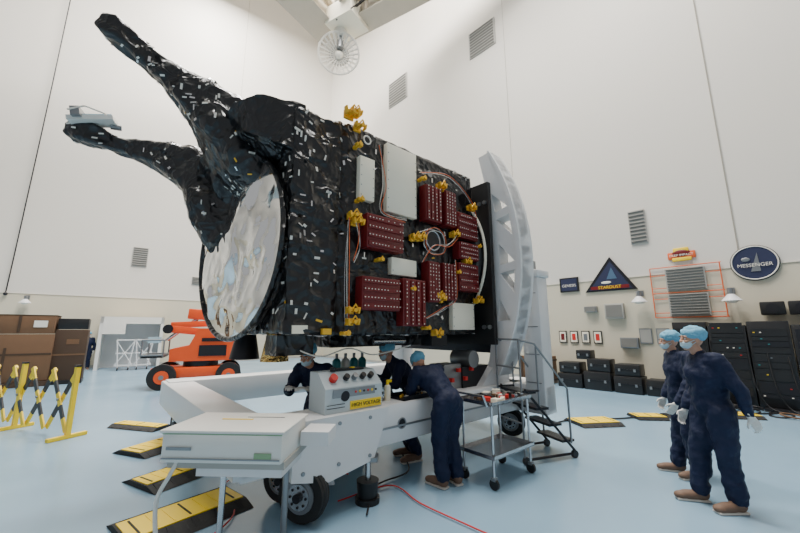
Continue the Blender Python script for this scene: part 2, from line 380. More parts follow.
def ramp(x,y,yaw,L=.95,W=.6,lid=.34,col=M_YEL):
    b=B('cable_ramp',Matrix.Translation((x,y,0))@Matrix.Rotation(math.radians(yaw),4,'Z'))
    b.prism([(-L/2,-W/2,.004),(-L/2,-lid/2-.02,.055),(-L/2,lid/2+.02,.055),(-L/2,W/2,.004)],(L,0,0),M_RUB)
    b.box((0,0,.058),(L*.96,lid,.012),col)
    for i in range(7): b.box((-L*.4+i*L*.8/6,0,.066),(.015,lid*.8,.004),M_RUB if i%3==0 else col)
    for sy in(-1,1):
        for i in range(5): b.box((-L*.4+i*L*.2,sy*(W/2+lid/2)/2,.03),(.05,(W-lid)/2*.8,.012),M_RUB,RX(-sy*22))
    b.done()
ramp(-1.95,3.5,52,.95,.70,.36); ramp(-2.6,4.42,62,.80,.66,.30); ramp(-3.45,5.5,70,1.0,.66,.38)
ramp(-4.5,6.45,165,1.0,.4,.2)
ramp(3.5,6.72,8,.78,.62,.4); ramp(4.75,7.1,-5,.55,.45,.3); ramp(5.6,7.2,0,.95,.3,.1,M_BLACK); ramp(6.6,7.2,-10,.6,.5,.3)
b=B('floor_cables')
b.curve([(-.6,3.75,.02),(-.1,4.1,.02),(.2,3.7,.02),(.6,3.3,.02),(.9,3.0,.02),(1.1,2.6,.02)],.007,M_REDL)
b.curve([(-1.6,2.9,.02),(-1.5,3.5,.02),(-1.9,4.2,.02),(-1.3,4.6,.02),(-.6,4.4,.02)],.007,M_REDL)
b.curve([(-.3,3.5,.02),(-.25,4.1,.02),(.1,4.5,.02),(.0,5.2,.02)],.009,M_BLACK)
b.curve([(2.6,6.5,.02),(3.2,6.9,.02),(4.2,7.0,.02),(5.6,7.4,.02),(7.4,7.4,.02),(8.0,8.0,.02)],.014,M_BLACK)
b.done()

# ---------------------------------------------------------------- crane in the ceiling corner
M_CR=mat('crane_beige',(.52,.46,.37),.6,var=.05)
b=B('overhead_crane')
def gird(p,q,w,h,z):
    p=V((p[0],p[1],z));q=V((q[0],q[1],z));d=q-p;L=d.length;ang=math.degrees(math.atan2(d.y,d.x))
    R=RZ(ang)
    b.box((p+q)/2,(L,w,h),M_CR,R)
    for zz in(-h/2,h/2): b.box((p+q)/2+V((0,0,zz)),(L,w*1.6,.07),M_CR,R)
    n=int(L/1.2)
    for i in range(n): b.box(p+d*((i+.5)/n),(.06,w*1.55,h),M_CR,R)
gird((-3.5,15.6),(-9.0,6.4),.9,1.1,17.0); gird((-2.1,14.7),(-7.4,5.8),.4,.6,17.4)
gird((-3.0,15.4),(5.4,10.5),.7,1.0,17.0); gird((-2.8,14.2),(5.2,9.6),.3,.5,17.3)
b.box((-2.6,14.7,16.7),(1.6,1.4,.9),M_CREAM,RZ(-30)); b.cyl((-2.95,14.95,15.3),(-2.95,14.95,16.6),.16,M_GREY); b.cyl((-2.95,14.95,15.9),(-2.95,14.95,16.4),.34,M_TAPE)
for x,y in((-3.5,15.4),(-8.8,6.6),(5.2,10.5),(-2.0,14.4)): b.cyl((x,y,17),(x,y,CEIL-.01),.12,M_CR)
for i in range(5): b.cyl((-3.4+i*.3,15-.2*i,16.8),(-3.0+i*.9,14.2-.7*i,16.2),.03,M_DARK,seg=6)
c=V((-3.0,14.95,15.05)); ax=V((-.15,1,.35)).normalized(); u=ax.orthogonal().normalized(); w=ax.cross(u)
for r,t in((.98,.05),(.7,.02),(.42,.02)): b.torus(c+ax*(1-r)*.3,ax,r,t,M_TAPE,seg=36,ms=6)
for i in range(24):
    t=i*math.pi/12; d=u*math.cos(t)+w*math.sin(t); b.cyl(c+ax*.3+d*.12,c+d*.98,.028,M_TAPE,r2=.05,seg=6)
b.cyl(c+ax*.34,c+ax*.28,.5,M_VENT,seg=28)
b.sph(c+ax*.22,.2,M_GLASS)
b.done()

# ---------------------------------------------------------------- spacecraft
SC=empty('spacecraft',MS)
def crink(bm,amp1,amp2,f1=3.5,f2=10):
    for v in bm.verts:
        p=v.co; n1=noise.noise_vector(p*f1); n2=noise.noise_vector(p*f2+V((5,5,5)))
        v.co=p+n1*amp1+n2*amp2
TP=[]
def tapes_from(bm,n,flt=None):
    fs=[f for f in bm.faces]; ar=[f.calc_area() for f in fs]
    for f in random.choices(fs,weights=ar,k=n):
        c=f.calc_center_median()
        if flt and not flt(c): continue
        TP.append((c.copy(),f.normal.copy()))
def crease(p,f):
    return (.5-abs(noise.noise(p*f)))*2-.7
b=B('bus_mli',MS,SC)
bmesh.ops.create_cube(b.bm,size=1)
bmesh.ops.subdivide_edges(b.bm,edges=b.bm.edges[:],cuts=60,use_grid_fill=True)
S0,S1,Z0,Z1,QD=-.58,2.34,1.60,4.05,2.3
for v in b.bm.verts:
    x,y,z=v.co
    on=V((-1 if x<-.49 else (1 if x>.49 else 0),-1 if y<-.49 else (1 if y>.49 else 0),-1 if z<-.49 else (1 if z>.49 else 0))).normalized()
    s=S0+(x+.5)*(S1-S0); q_=(y+.5)*QD; zz=Z0+(z+.5)*(Z1-Z0)
    if s<0:
        t=-s/.58; q_=q_+(.04*t if y<0 else -.1*t); zz=zz+(-.04*t if z>0 else .02*t)
    p=V((s,q_,zz)); am=.030 if s<0 else .013
    v.co=p+on*(crease(p,2.4)*am+crease(p+V((3,1,7)),6)*am*.5+crease(p+V((9,1,2)),13)*am*.25)
    if abs(s)<.035 and y<-.49: v.co=v.co-on*.05
b.bm.normal_update()
PAN=[(.18,.39,3.14,3.67),(.58,1.08,3.08,3.98),(.25,.80,2.57,2.97),(1.20,1.50,3.09,3.59),(1.58,1.80,3.09,3.61),(1.84,2.30,2.97,3.35),(1.86,2.30,2.66,2.91),(.20,.74,1.87,2.24),(.79,1.17,1.70,2.27),(1.22,1.43,2.01,2.54),(1.50,1.76,2.05,2.55),(1.84,2.28,2.2,2.6),(.66,1.07,2.31,2.52),(1.75,2.22,1.66,2.03)]
def okp(c):
    if c.y>.2: return True
    for p in PAN:
        if p[0]-.06<c.x<p[1]+.06 and p[2]-.06<c.z<p[3]+.06: return False
    return True
tapes_from(b.bm,600,okp)
tapes_from(b.bm,850,lambda c:c.x<0 )
b.mi(M_MLI)
for f in b.bm.faces: f.smooth=True
b.done(sharp=None)
MSi=MS.inverted()
def loft(name,pts,seg=26,sub=5):
    b=B(name,MS,SC); P=[(MSi@V(p),r) for p,r in pts]; P2=[]
    n=len(P)
    for i in range(n-1):
        a_=P[max(i-1,0)];p_=P[i];q_=P[i+1];d_=P[min(i+2,n-1)]
        for k2 in range(sub):
            t=k2/sub
            f=lambda A1,B1,C1,D1:.5*((2*B1)+(C1-A1)*t+(2*A1-5*B1+4*C1-D1)*t*t+(3*B1-A1-3*C1+D1)*t**3)
            P2.append((f(a_[0],p_[0],q_[0],d_[0]),f(a_[1],p_[1],q_[1],d_[1])))
    P2.append(P[-1]); rings=[]
    for i,(p_,r) in enumerate(P2):
        t=(P2[min(i+1,len(P2)-1)][0]-P2[max(i-1,0)][0]).normalized(); up=V((0,0,1)); w=t.cross(up).normalized(); u=w.cross(t)
        ring=[]
        for j in range(seg):
            a_=2*math.pi*j/seg; rr=r*(1-.12*math.cos(4*a_))
            ring.append(b.bm.verts.new(p_+(u*math.cos(a_)+w*math.sin(a_))*rr))
        rings.append(ring)
    for i in range(len(rings)-1):
        for j in range(seg): b.bm.faces.new((rings[i][j],rings[i][(j+1)%seg],rings[i+1][(j+1)%seg],rings[i+1][j]))
    b.bm.faces.new(rings[0]); b.bm.faces.new(rings[-1])
    bmesh.ops.recalc_face_normals(b.bm,faces=b.bm.faces)
    bmesh.ops.subdivide_edges(b.bm,edges=b.bm.edges[:],cuts=1,use_grid_fill=True)
    b.bm.normal_update()
    for v in b.bm.verts: v.co=v.co+v.normal*(crease(v.co,3.2)*.032+crease(v.co+V((3,1,7)),7)*.016)
    b.bm.normal_update()
    for f in b.bm.faces: f.smooth=True
    b.mi(M_MLI); bmt=b.bm.copy(); b.done(sharp=None,recalc=False); return bmt
h1=loft('boom_horn_1',[((-3.26,3.28,4.96),.10),((-3.14,3.34,4.90),.15),((-2.88,3.5,4.71),.125),((-2.52,3.65,4.45),.21),((-2.15,3.82,4.12),.36),((-1.85,4.05,3.80),.48),((-1.4,4.35,3.45),.5)])
tapes_from(h1,230)
h2=loft('boom_horn_2',[((-4.5,4.38,4.34),.13),((-4.3,4.4,4.31),.18),((-3.9,4.5,4.18),.12),((-3.35,4.6,4.05),.22),((-2.8,4.7,3.80),.40),((-2.45,4.8,3.4),.55),((-2.1,4.8,2.95),.55)])
tapes_from(h2,190)
b=B('shoulder_blanket',MS,SC)
b.prism([(-.45,.05,4.06),(-.95,.25,4.10),(-1.10,.5,4.05),(-.95,.4,3.75),(-.60,.1,3.55),(-.45,.02,3.4)],(0,.8,0),M_MLI)
b.prism([(-.45,1.0,4.0),(-1.0,1.3,4.0),(-1.15,1.4,3.8),(-.9,1.5,3.4),(-.62,1.5,3.0)],(0,.7,0),M_MLI)
bmesh.ops.subdivide_edges(b.bm,edges=b.bm.edges[:],cuts=7,use_grid_fill=True)
bmesh.ops.triangulate(b.bm,faces=[f for f in b.bm.faces if len(f.verts)>4])
crink(b.bm,.045,.02,4,11); b.bm.normal_update(); tapes_from(b.bm,130); b.done(sharp=50)
b=B('boom_tip_instrument',MS,SC); c=MSi@V((-4.16,4.3,4.44)); R2=RZ(-20)@RY(-12)
b.box(c,(.5,.22,.06),M_WHITE2,R2); b.box(c+V((.05,-.02,.05)),(.34,.16,.05),M_MASK,R2); b.box(c+V((-.15,0,.03)),(.1,.24,.12),M_GREY,R2); b.cyl(c+V((.18,0,.0)),c+V((.3,0,.02)),.04,M_GREY)
b.tube([c+V((-.25,-.1,.02)),c+V((-.1,-.13,.12)),c+V((.1,-.13,.1)),c+V((.25,-.1,.0))],.012,M_TAPE); b.done()
b=B('ivory_tape_patches',MS,SC)
for c,n_ in TP:
    q_=n_.to_track_quat('Z','Y').to_matrix()@RZ(random.uniform(0,180) if random.random()<.4 else random.choice((0,90)))
    w=random.uniform(.012,.026); l=random.uniform(.03,.07)
    b.box(c+n_*.006,(l,w,.006),random.choices((M_TAPE,M_STAPE,M_GLD),(.62,.32,.06))[0],q_)
b.done()
b=B('antenna_dish',MS,SC)
dc=V((-.76,1.16,2.64)); ax=(RZ(7)@V((-1,0,0))).normalized(); u=V((0,0,1)); w=ax.cross(u).normalized()
RR=1.09; NR,NS=40,130; vs=[];fs=[]
for i in range(NR+1):
    r=RR*max(i,.01)/NR
    for j in range(NS):
        a_=2*math.pi*j/NS; p=dc+(u*math.cos(a_)+w*math.sin(a_))*r+ax*(.08-.08*(r/RR)**2)
        lo=max(.25,min(1,(3.1-p.z)/.8)); edge=1-(r/RR)**6
        vs.append(p+ax*edge*(noise.noise(p*1.6)*.10+crease(p,2.2)*.045*lo+crease(p+V((1,5,2)),5.5)*.018*lo))
for i in range(NR):
    for j in range(NS): fs.append((i*NS+j,i*NS+(j+1)%NS,(i+1)*NS+(j+1)%NS,(i+1)*NS+j))
b.add(vs,fs,M_SILV)
b.torus(dc,ax,RR,.03,M_MLI,seg=64); b.cyl(dc-ax*.06,dc-ax*.25,RR,M_MLI,r2=.95,seg=48)
b.done(sharp=None)
b=B('radiator_panels',MS,SC)
for i in(0,1,12,13):
    s0,s1,z0,z1=PAN[i]; b.bb((s0,-.07,z0),(s1,0.02,z1),M_CREAM,bev=.006)
    for s_ in(s0+.02,s1-.02):
        kk=int((z1-z0)/.12)
        for j in range(kk): b.cyl((s_,-.075,z0+.05+j*.12),(s_,-.07,z0+.05+j*.12),.006,M_GREY,seg=6)
b.done()
b=B('red_electronics_boxes',MS,SC)
for i in(2,3,4,5,6,7,8,9,10,11):
    s0,s1,z0,z1=PAN[i]; b.bb((s0,-.13,z0),(s1,0.02,z1),M_RED,bev=.01)
    tall=(z1-z0)>(s1-s0)
    n=4
    for r_ in range(n):
        if tall:
            sx=s0+(s1-s0)*(r_+.5)/n; b.bb((sx-.022,-.145,z0+.02),(sx+.022,-.13,z1-.02),M_RED)
            for j in range(int((z1-z0)/.045)): 
                if random.random()<.85: b.box((sx,-.147,z0+.03+j*.045),(.011,.006,.014),M_TAPE)
        else:
            zx=z0+(z1-z0)*(r_+.5)/n; b.bb((s0+.02,-.145,zx-.026),(s1-.02,-.13,zx+.026),M_RED)
            for j in range(int((s1-s0)/.045)):
                if random.random()<.85: b.box((s0+.03+j*.045,-.147,zx),(.014,.006,.011),M_TAPE)
b.done()
b=B('gold_brackets',MS,SC)
def brk(s_,z,r=.055,n=4):
    # small clamp: base plate, post, cross pin and two lugs
    b.box((s_,-.04,z),(r*1.6,.03,r*1.3),M_GLD,bev=.005)
    b.cyl((s_,-.02,z),(s_,-.17,z),.022,M_GLD); b.cyl((s_-r*1.25,-.13,z),(s_+r*1.25,-.13,z+.015),.016,M_GLD)
    for sx in(-1,1): b.box((s_+sx*r,-.12,z),(.022,.06,r*1.1),M_GLD,RY(sx*10),bev=.004)
    b.tube([(s_-r,-.14,z-r*.5),(s_,-.16,z+r),(s_+r,-.13,z+r*.2)],.008,M_GLD)
    for j in range(n-3): b.box((s_+random.uniform(-r,r),-.09,z+random.uniform(-r,r)),(.045,.04,.03),M_GLD,RY(random.uniform(-40,40)),bev=.004)
for s_,z in((.14,4.0),(.09,2.90),(.14,2.84),(1.02,2.82),(1.12,2.84),(.10,1.74),(.10,1.86),(1.54,3.66),(1.48,2.07),(2.22,3.5),(2.30,2.08),(1.4,1.62),(1.80,3.0),(2.05,2.63),(1.44,2.1)): brk(s_,z,.06,5)
for s_,z in((.12,3.75),(.16,3.1),(.95,2.15),(1.16,3.65),(1.82,2.45),(2.32,2.9),(1.2,1.68),(.02,1.62),(.45,2.45)): brk(s_,z,.03,3)
brk(.02,4.12,.08,6); brk(.08,4.16,.06,5)
b.done()
b=B('wire_harness',MS,SC)
for pts in([(.05,-.06,1.7),(.02,-.08,2.3),(.04,-.08,2.85)],[(.45,-.08,3.9),(.5,-.1,3.4),(.45,-.1,3.05),(.85,-.1,3.0)],
 [(1.1,-.1,2.9),(1.35,-.12,3.0),(1.55,-.12,2.9),(1.5,-.12,2.7),(1.3,-.12,2.65),(1.15,-.12,2.75),(1.2,-.12,2.92)],[(1.15,-.1,2.5),(1.3,-.14,2.72),(1.6,-.14,2.8),(1.8,-.12,2.95)],
 [(1.2,-.1,1.8),(1.5,-.1,1.95),(1.78,-.1,2.1),(1.8,-.1,2.6)],[(.1,-.1,2.4),(.15,-.1,2.6),(.12,-.1,2.9)],[(1.15,-.08,3.75),(1.7,-.08,3.85),(2.2,-.08,3.6),(2.34,-.08,3.3)]):
    for o in range(3): b.curve([V(p)+V((random.uniform(-.03,.03),-.010*o,random.uniform(-.03,.03))) for p in pts],.0042,(M_TAPE,M_STEEL,M_OR2)[o],seg=6)
b.cyl((1.35,-.02,2.83),(1.35,-.1,2.83),.13,M_DARK,seg=24); b.torus((1.35,-.1,2.83),(0,1,0),.13,.012,M_STEEL,seg=28)
b.torus((.28,-.06,3.9),(0,1,0),.05,.009,M_TAPE,seg=20)
b.cyl((1.32,-.02,3.78),(1.32,-.09,3.78),.05,M_GREY)
b.done()
b=B('underside_hardware',MS,SC)
b.cyl((-.3,.9,1.30),(-.3,.9,1.62),.16,M_GOLD,r2=.10,seg=24); b.cyl((-.45,1.5,1.30),(-.45,1.5,1.6),.18,M_DARK,r2=.12,seg=24)
b.bb((.2,.5,1.45),(2.2,1.9,1.62),M_MLI)
b.box((-.35,.4,1.50),(.4,.3,.2),M_MLI); b.box((.3,.1,1.54),(.2,.14,.10),M_MLI,RZ(15)); b.cyl((.6,.2,1.52),(1.1,.2,1.52),.03,M_STEEL); b.box((1.6,.15,1.52),(.3,.2,.14),M_DARK)
b.curve([(-.4,.3,1.5),(-.1,.2,1.38),(.3,.25,1.45),(.7,.3,1.36),(1.2,.2,1.46)],.008,M_TAPE)
b.box((-.42,.05,1.66),(.16,.06,.08),M_CREAM); b.box((-.15,.0,1.64),(.1,.06,.06),M_GLD)
b.done()

# ---------------------------------------------------------------- handling dolly
FX=empty('satellite_handling_dolly',MS)
b=B('adapter_plate',MS,FX)
b.bb((2.42,-.26,1.45),(2.50,2.5,3.93),M_BLACK)
b.cyl((2.30,1.05,2.8),(2.43,1.05,2.8),1.15,M_GREY,seg=64)
b.torus((2.39,1.07,2.8),(1,0,0),1.26,.022,M_CREAM,seg=72)
for z in(1.7,3.6): 
    for y in(-.2,-.1): b.cyl((2.39,y,z),(2.43,y,z),.03,M_GREY)
b.done()
# rotating C-arm: solid crescent plate with triangular cut-outs
cy,cz,R0=2.92,2.76,3.6
TH=math.radians(29)
s0,s1=2.58,2.82
def P2(t,u_):
    th=-TH+2*TH*t; oy=cy-R0*math.cos(th); oz=cz+R0*math.sin(th)
    iy=.0-.20*(1-(2*t-1)**2); iz=cz-1.72+3.44*t
    return (iy+(oy-iy)*u_, iz+(oz-iz)*u_)
b=B('rotation_arm',MS,FX)
def loop(pl):
    vs=[b.bm.verts.new((s0,y,z)) for y,z in pl]
    return [b.bm.edges.new((vs[i],vs[(i+1)%len(vs)])) for i in range(len(vs))]
N=40
outer=[P2(i/N,1) for i in range(N+1)]+[P2(1-i/N,0) for i in range(N+1)]
outer=[p for i,p in enumerate(outer) if i==0 or (V(p)-V(outer[i-1])).length>.01]
ed=loop(outer)
holes=[]
for i in range(5):
    t0=.22+i*.12; t1=t0+.095
    if i%2==0: holes.append([P2(t0,.22),P2(t1,.22),P2(t0+.01,.74)])
    else: holes.append([P2(t0,.74),P2(t1,.74),P2(t1-.01,.22)])
for h in holes: ed+=loop(h)
r=bmesh.ops.triangle_fill(b.bm,use_beauty=True,use_dissolve=False,edges=ed)
fcs=[f for f in r['geom'] if isinstance(f,bmesh.types.BMFace)]
e=bmesh.ops.extrude_face_region(b.bm,geom=fcs)
bmesh.ops.translate(b.bm,verts=[v for v in e['geom'] if isinstance(v,bmesh.types.BMVert)],vec=(s1-s0,0,0))
mi_=b.mi(M_WHITE)
for f in b.bm.faces: f.material_index=mi_; f.smooth=True
for i in range(N):
    (ya,za),(yb_,zb)=P2(i/N,1),P2((i+1)/N,1); (yc,zc),(yd,zd)=P2(i/N,.86),P2((i+1)/N,.86)
    b.prism([(s0-.05,ya,za),(s0-.05,yb_,zb),(s0-.05,yd,zd),(s0-.05,yc,zc)],(s1-s0+.12,0,0),M_WHITE)
b.bb((2.88,.0,1.3),(3.05,2.3,4.1),M_DARK,bev=.02); b.bb((2.5,.6,2.2),(2.9,1.6,3.3),M_DARK)
b.done()
b=B('support_column',MS,FX)
b.bb((3.0,-.66,.5),(3.30,-.36,2.45),M_WHITE,bev=.02); b.bb((2.97,-.69,2.45),(3.33,-.33,2.56),M_WHITE,bev=.02); b.bb((2.995,-.52,2.0),(3.0,-.42,2.08),M_YEL); b.box((3.15,-.5,2.64),(.10,.10,.16),M_GREY)
for z in(.9,1.3,1.7,2.2): b.bb((2.994,-.62,z),(3.0,-.40,z+.012),M_GREY)
b.bb((3.05,-.4,1.6),(3.3,2.6,1.9),M_WHITE); b.bb((3.1,2.5,.5),(3.4,2.9,2.5),M_WHITE,bev=.02)
b.bb((3.02,-.66,.47),(3.32,.2,.87),M_WHITE,bev=.02)
b.prism([(2.3,-.1,.87),(3.0,-.1,.87),(3.0,-.1,1.5)],(0,.12,0),M_WHITE)
b.bb((2.0,.0,.87),(2.6,.35,1.15),M_DARK); b.cyl((2.2,-.05,1.25),(2.2,.3,1.25),.12,M_GREY)
for i in range(4): b.box((1.75+i*.14,-.02,1.0+.12*(i%2)),(.05,.05,.05),M_REDL)
b.bb((1.65,.02,.87),(2.0,.3,1.2),M_GREY,bev=.01)
b.done()
b=B('dolly_frame',MS,FX)
zt,zb=.87,.47
b.bb((-.95,-.18,zb),(3.7,.22,zt),M_WHITE,bev=.02)
b.bb((-.95,3.35,zb),(3.7,3.75,zt),M_WHITE,bev=.02)
b.bb((-1.0,-.18,zb+.02),(-.6,3.75,zt-.02),M_WHITE,bev=.02); b.bb((3.3,-.18,zb+.02),(3.7,3.75,zt-.02),M_WHITE,bev=.02)
b.bb((-.93,-.19,zb+.16),(3.68,-.178,zb+.18),M_GREY)
b.prism([(-.55,-.24,.87),(.5,-.24,.87),(.3,-.24,.40),(-.2,-.24,.32),(-.55,-.24,.40)],(0,.06,0),M_WHITE)
for s_ in(-.45,-.1,.25):
    for z in(.45,.8): b.cyl((s_,-.25,z),(s_,-.235,z),.018,M_GREY,seg=8)
b.bb((1.5,-.19,.5),(1.62,-.184,.7),M_TAPE)
b.cyl((.72,-.185,.66),(.72,-.178,.66),.05,M_DARK,seg=20); b.torus((.72,-.185,.66),(0,1,0),.053,.008,M_GREY,seg=24)
b.done()
b=B('dolly_casters',Matrix(),FX)
def wheel(x,y,r,yaw,w=.13):
    d=V((math.cos(math.radians(yaw)),math.sin(math.radians(yaw)),0)); c=V((x,y,r))
    b.cyl(c-d*w/2,c+d*w/2,r*.93,M_RUB,seg=36); b.torus(c,d,r*.80,r*.2,M_RUB,seg=36,ms=10)
    b.cyl(c-d*(w/2+.012),c+d*(w/2+.012),r*.60,M_GREY,seg=28); b.cyl(c-d*(w/2+.03),c+d*(w/2+.03),r*.44,M_STEEL,seg=24); b.cyl(c-d*(w/2+.06),c+d*(w/2+.06),r*.16,M_DARK)
    for i in range(8):
        t=i*math.pi/4; e=d.cross(V((0,0,1)))*math.cos(t)+V((0,0,1))*math.sin(t)
        b.cyl(c-d*(w/2+.035)+e*r*.33,c-d*(w/2+.02)+e*r*.33,.012,M_DARK,seg=6)
wheel(-.85,3.40,.235,72); wheel(-1.14,3.78,.22,72)
b.box((-.95,3.62,.50),(.42,.42,.05),M_DARK,RZ(-18)); b.prism([(-1.08,3.60,.22),(-.62,3.60,.22),(-.70,3.60,.5),(-1.02,3.60,.5)],(0,.03,0),M_WHITE)
b.cyl((-.95,3.60,.2),(-.95,3.60,.5),.05,M_DARK)
b.cyl((-.32,3.78,.0),(-.32,3.78,.05),.12,M_BLACK,seg=24); b.cyl((-.32,3.78,.05),(-.32,3.78,.20),.095,M_BLACK,r2=.11,seg=24); b.cyl((-.32,3.78,.2),(-.32,3.78,.5),.03,M_STEEL); b.box((-.32,3.78,.40),(.2,.16,.04),M_GREY)
for (s_,q_) in((-.7,3.5),(3.4,3.5),(3.3,.1)):
    p=MS@V((s_,q_,0)); wheel(p.x,p.y,.22,60); b.cyl((p.x,p.y,.3),(p.x,p.y,.5),.07,M_DARK)
b.done()
Mx=Matrix.Translation((-1.23,2.87,0))@Matrix.Rotation(math.radians(-3),4,'Z')
b=B('power_supply_cabinet',Mx,FX)
b.box((0,0,.845),(.86,.52,.20),M_WHITE2,bev=.012); b.box((0,0,.952),(.89,.55,.02),M_WHITE2,bev=.006); b.box((.02,.03,.725),(.84,.5,.05),M_VENT); b.box((.1,.03,.67),(.62,.42,.07),M_WHITE)
b.box((.30,-.265,.80),(.12,.006,.035),mat('label_green',(.25,.4,.22),.5)); b.box((-.3,-.267,.84),(.18,.004,.02),M_GREY); b.box((0,-.268,.775),(.84,.006,.008),M_GREY)
b.box((0,-.262,.935),(.86,.004,.006),mat('label_green',(.25,.4,.22),.5))
b.box((-.05,.05,.964),(.25,.02,.004),M_YEL); b.box((.15,.12,.964),(.3,.01,.004),M_GREY)
b.cyl((-.10,0,0.02),(-.10,0,.66),.022,M_STEEL); b.cyl((-.10,0,0),(-.10,0,.02),.06,M_DARK)
b.cyl((.30,.22,0),(.30,.22,.66),.025,M_GREY); b.cyl((.3,.22,0),(.3,.22,.02),.06,M_DARK)
b.curve([(-.33,-.2,.76),(-.36,-.24,.66),(-.42,-.26,.5),(-.38,-.27,.25),(-.36,-.2,.03),(-.3,-.6,.02)],.014,M_WHITE2)
b.box((.56,.2,.82),(.22,.25,.1),M_WHITE)
b.done()
b=B('control_console',MS,FX)
b.prism([(-.22,-.16,.87),(-.22,-.16,1.10),(-.22,.0,1.24),(-.22,.16,1.24),(-.22,.16,.87)],(.68,0,0),mat('console_paint',(.50,.57,.60),.4))
b.bb((.06,-.17,.885),(.44,-.158,.965),M_YEL)
for i,(s_,m_) in enumerate(((-.1,M_REDL),(.05,M_BLACK),(.15,M_GREY),(.25,M_BLACK),(.35,M_BLACK))):
    c=V((s_,-.08,1.17)); b.cyl(c,c+V((0,-.04,.035)),.03 if i!=0 else .04,m_,seg=16)
b.box((.11,-.166,1.05),(.5,.006,.08),M_GREY); b.cyl((-.05,0,1.24),(-.05,0,1.28),.03,M_BLACK); b.cyl((.2,.03,1.24),(.2,.03,1.27),.03,M_YEL); b.box((.15,.05,1.25),(.35,.12,.02),M_BLACK)
b.cyl((.0,-.17,1.02),(.0,-.15,1.02),.05,M_DARK,seg=20)
for i in range(6): b.cyl((.12+i*.05,-.175,1.05),(.12+i*.05,-.165,1.05),.012,(M_REDL,M_YEL,M_BLACK)[i%3],seg=10)
for z in(.95,.92): b.box((-.10,-.164,z),(.2,.006,.006),M_BLACK)
o=b.done(bevel=.006); text('lettering','HIGH VOLTAGE',MS,(.25,-.172,.925),.05,M_BLACK,o)
b=B('spray_bottle',MS); b.cyl((.68,.02,.872),(.68,.02,1.02),.035,M_CREAM,seg=20); b.sph((.68,.02,1.02),(.035,.035,.025),M_CREAM); b.cyl((.68,.02,1.03),(.68,.02,1.07),.018,M_YEL); b.box((.70,.02,1.08),(.07,.025,.03),M_YEL,bev=.005); b.done()
b=B('solvent_bottle',MS); b.cyl((.56,.06,.872),(.56,.06,1.0),.03,M_YEL,seg=20); b.cyl((.56,.06,1.0),(.56,.06,1.04),.03,M_YEL,r2=.01); b.cyl((.56,.06,1.04),(.56,.06,1.09),.006,M_TAPE); b.done()
b=B('tool_tray',MS); b.bb((.78,-.15,.872),(1.3,.15,.885),M_DARK)
for y in(-.15,.14): b.bb((.78,y,.88),(1.3,y+.01,.92),M_DARK)
for i in range(14): b.box((.82+random.random()*.42,-.1+random.random()*.2,.90),(random.uniform(.02,.1),random.uniform(.01,.04),.025),random.choice((M_TAPE,M_REDL,M_GREY,M_STEEL,M_GLD)),RZ(random.uniform(0,90)))
b.done()
b=B('gas_cylinders',MS)
for i,(s_,m_) in enumerate(((.0,M_TEAL),(.14,M_TAPE),(.28,M_TEAL),(.42,M_TEAL))):
    b.cyl((s_+.62,1.05,.0),(s_+.62,1.05,1.22),.06,m_,seg=20); b.sph((s_+.62,1.05,1.22),.06,m_); b.cyl((s_+.62,1.05,1.26),(s_+.62,1.05,1.34),.022,M_GREY)
b.done()

# ---------------------------------------------------------------- cart
MCt=frame((.99,3.97,0),(.77,.64),(-.64,.77))
b=B('utility_cart',MCt); Lx,Wy=.80,.48
for x in(.04,Lx-.04):
    for y in(.04,Wy-.04):
        b.cyl((x,y,.12),(x,y,.86),.014,M_STEEL,seg=10); b.cyl((x-.015,y,.055),(x+.015,y,.055),.055,M_BLACK,seg=18); b.box((x,y,.105),(.05,.05,.03),M_GREY)
for z in(.30,.84):
    b.bb((0,0,z),(Lx,Wy,z+.012),M_STEEL)
    for lo,hi in(((0,0,z),(Lx,.01,z+.04)),((0,Wy-.01,z),(Lx,Wy,z+.04)),((0,0,z),(.01,Wy,z+.04)),((Lx-.01,0,z),(Lx,Wy,z+.04))): b.bb(lo,hi,M_STEEL)
b.tube([(-.02,.05,.84),(-.08,.05,.95),(-.08,Wy-.05,.95),(-.02,Wy-.05,.84)],.012,M_STEEL)
for i in range(20): b.box((.08+random.random()*.64,.06+random.random()*.36,.875),(random.uniform(.04,.16),random.uniform(.03,.1),random.uniform(.02,.06)),random.choice((M_TAPE,M_STEEL,M_BLACK,M_GREY,M_CREAM,M_CARD,M_REDL)),RZ(random.uniform(0,90)))
b.done()
MLd=Matrix.Translation((1.82,5.07,0))@Matrix.Rotation(math.radians(20),4,'Z')@Matrix.Scale(.97,4)
b=B('rolling_ladder',MLd)
for i in range(4):
    x=.36-i*.2; z=.22+i*.22
    b.box((x,0,z),(.21,.5,.03),M_DARK)
    for j in range(4): b.box((x-.07+j*.045,0,z+.017),(.01,.46,.006),M_GREY)
for y in(-.26,.26):
    b.tube([(.48,y,.06),(-.32,y,.92)],.018,M_DARK); b.tube([(-.38,y,.04),(-.38,y,1.58),(-.12,y,1.52),(.40,y,.9),(.40,y,.2)],.014,M_GREY)
    b.tube([(.48,y,.06),(-.38,y,.06)],.018,M_DARK); b.tube([(-.38,y,.9),(-.1,y,.9)],.015,M_DARK); b.cyl((-.1,y,.7),(-.1,y,1.48),.012,M_GREY,seg=8)
    for x in(.44,-.36): b.cyl((x,y-.02,.05),(x,y+.02,.05),.05,M_BLACK,seg=16)
for z in(.5,1.2,1.58): b.cyl((-.38,-.26,z),(-.38,.26,z),.013,M_GREY,seg=8)
b.done()

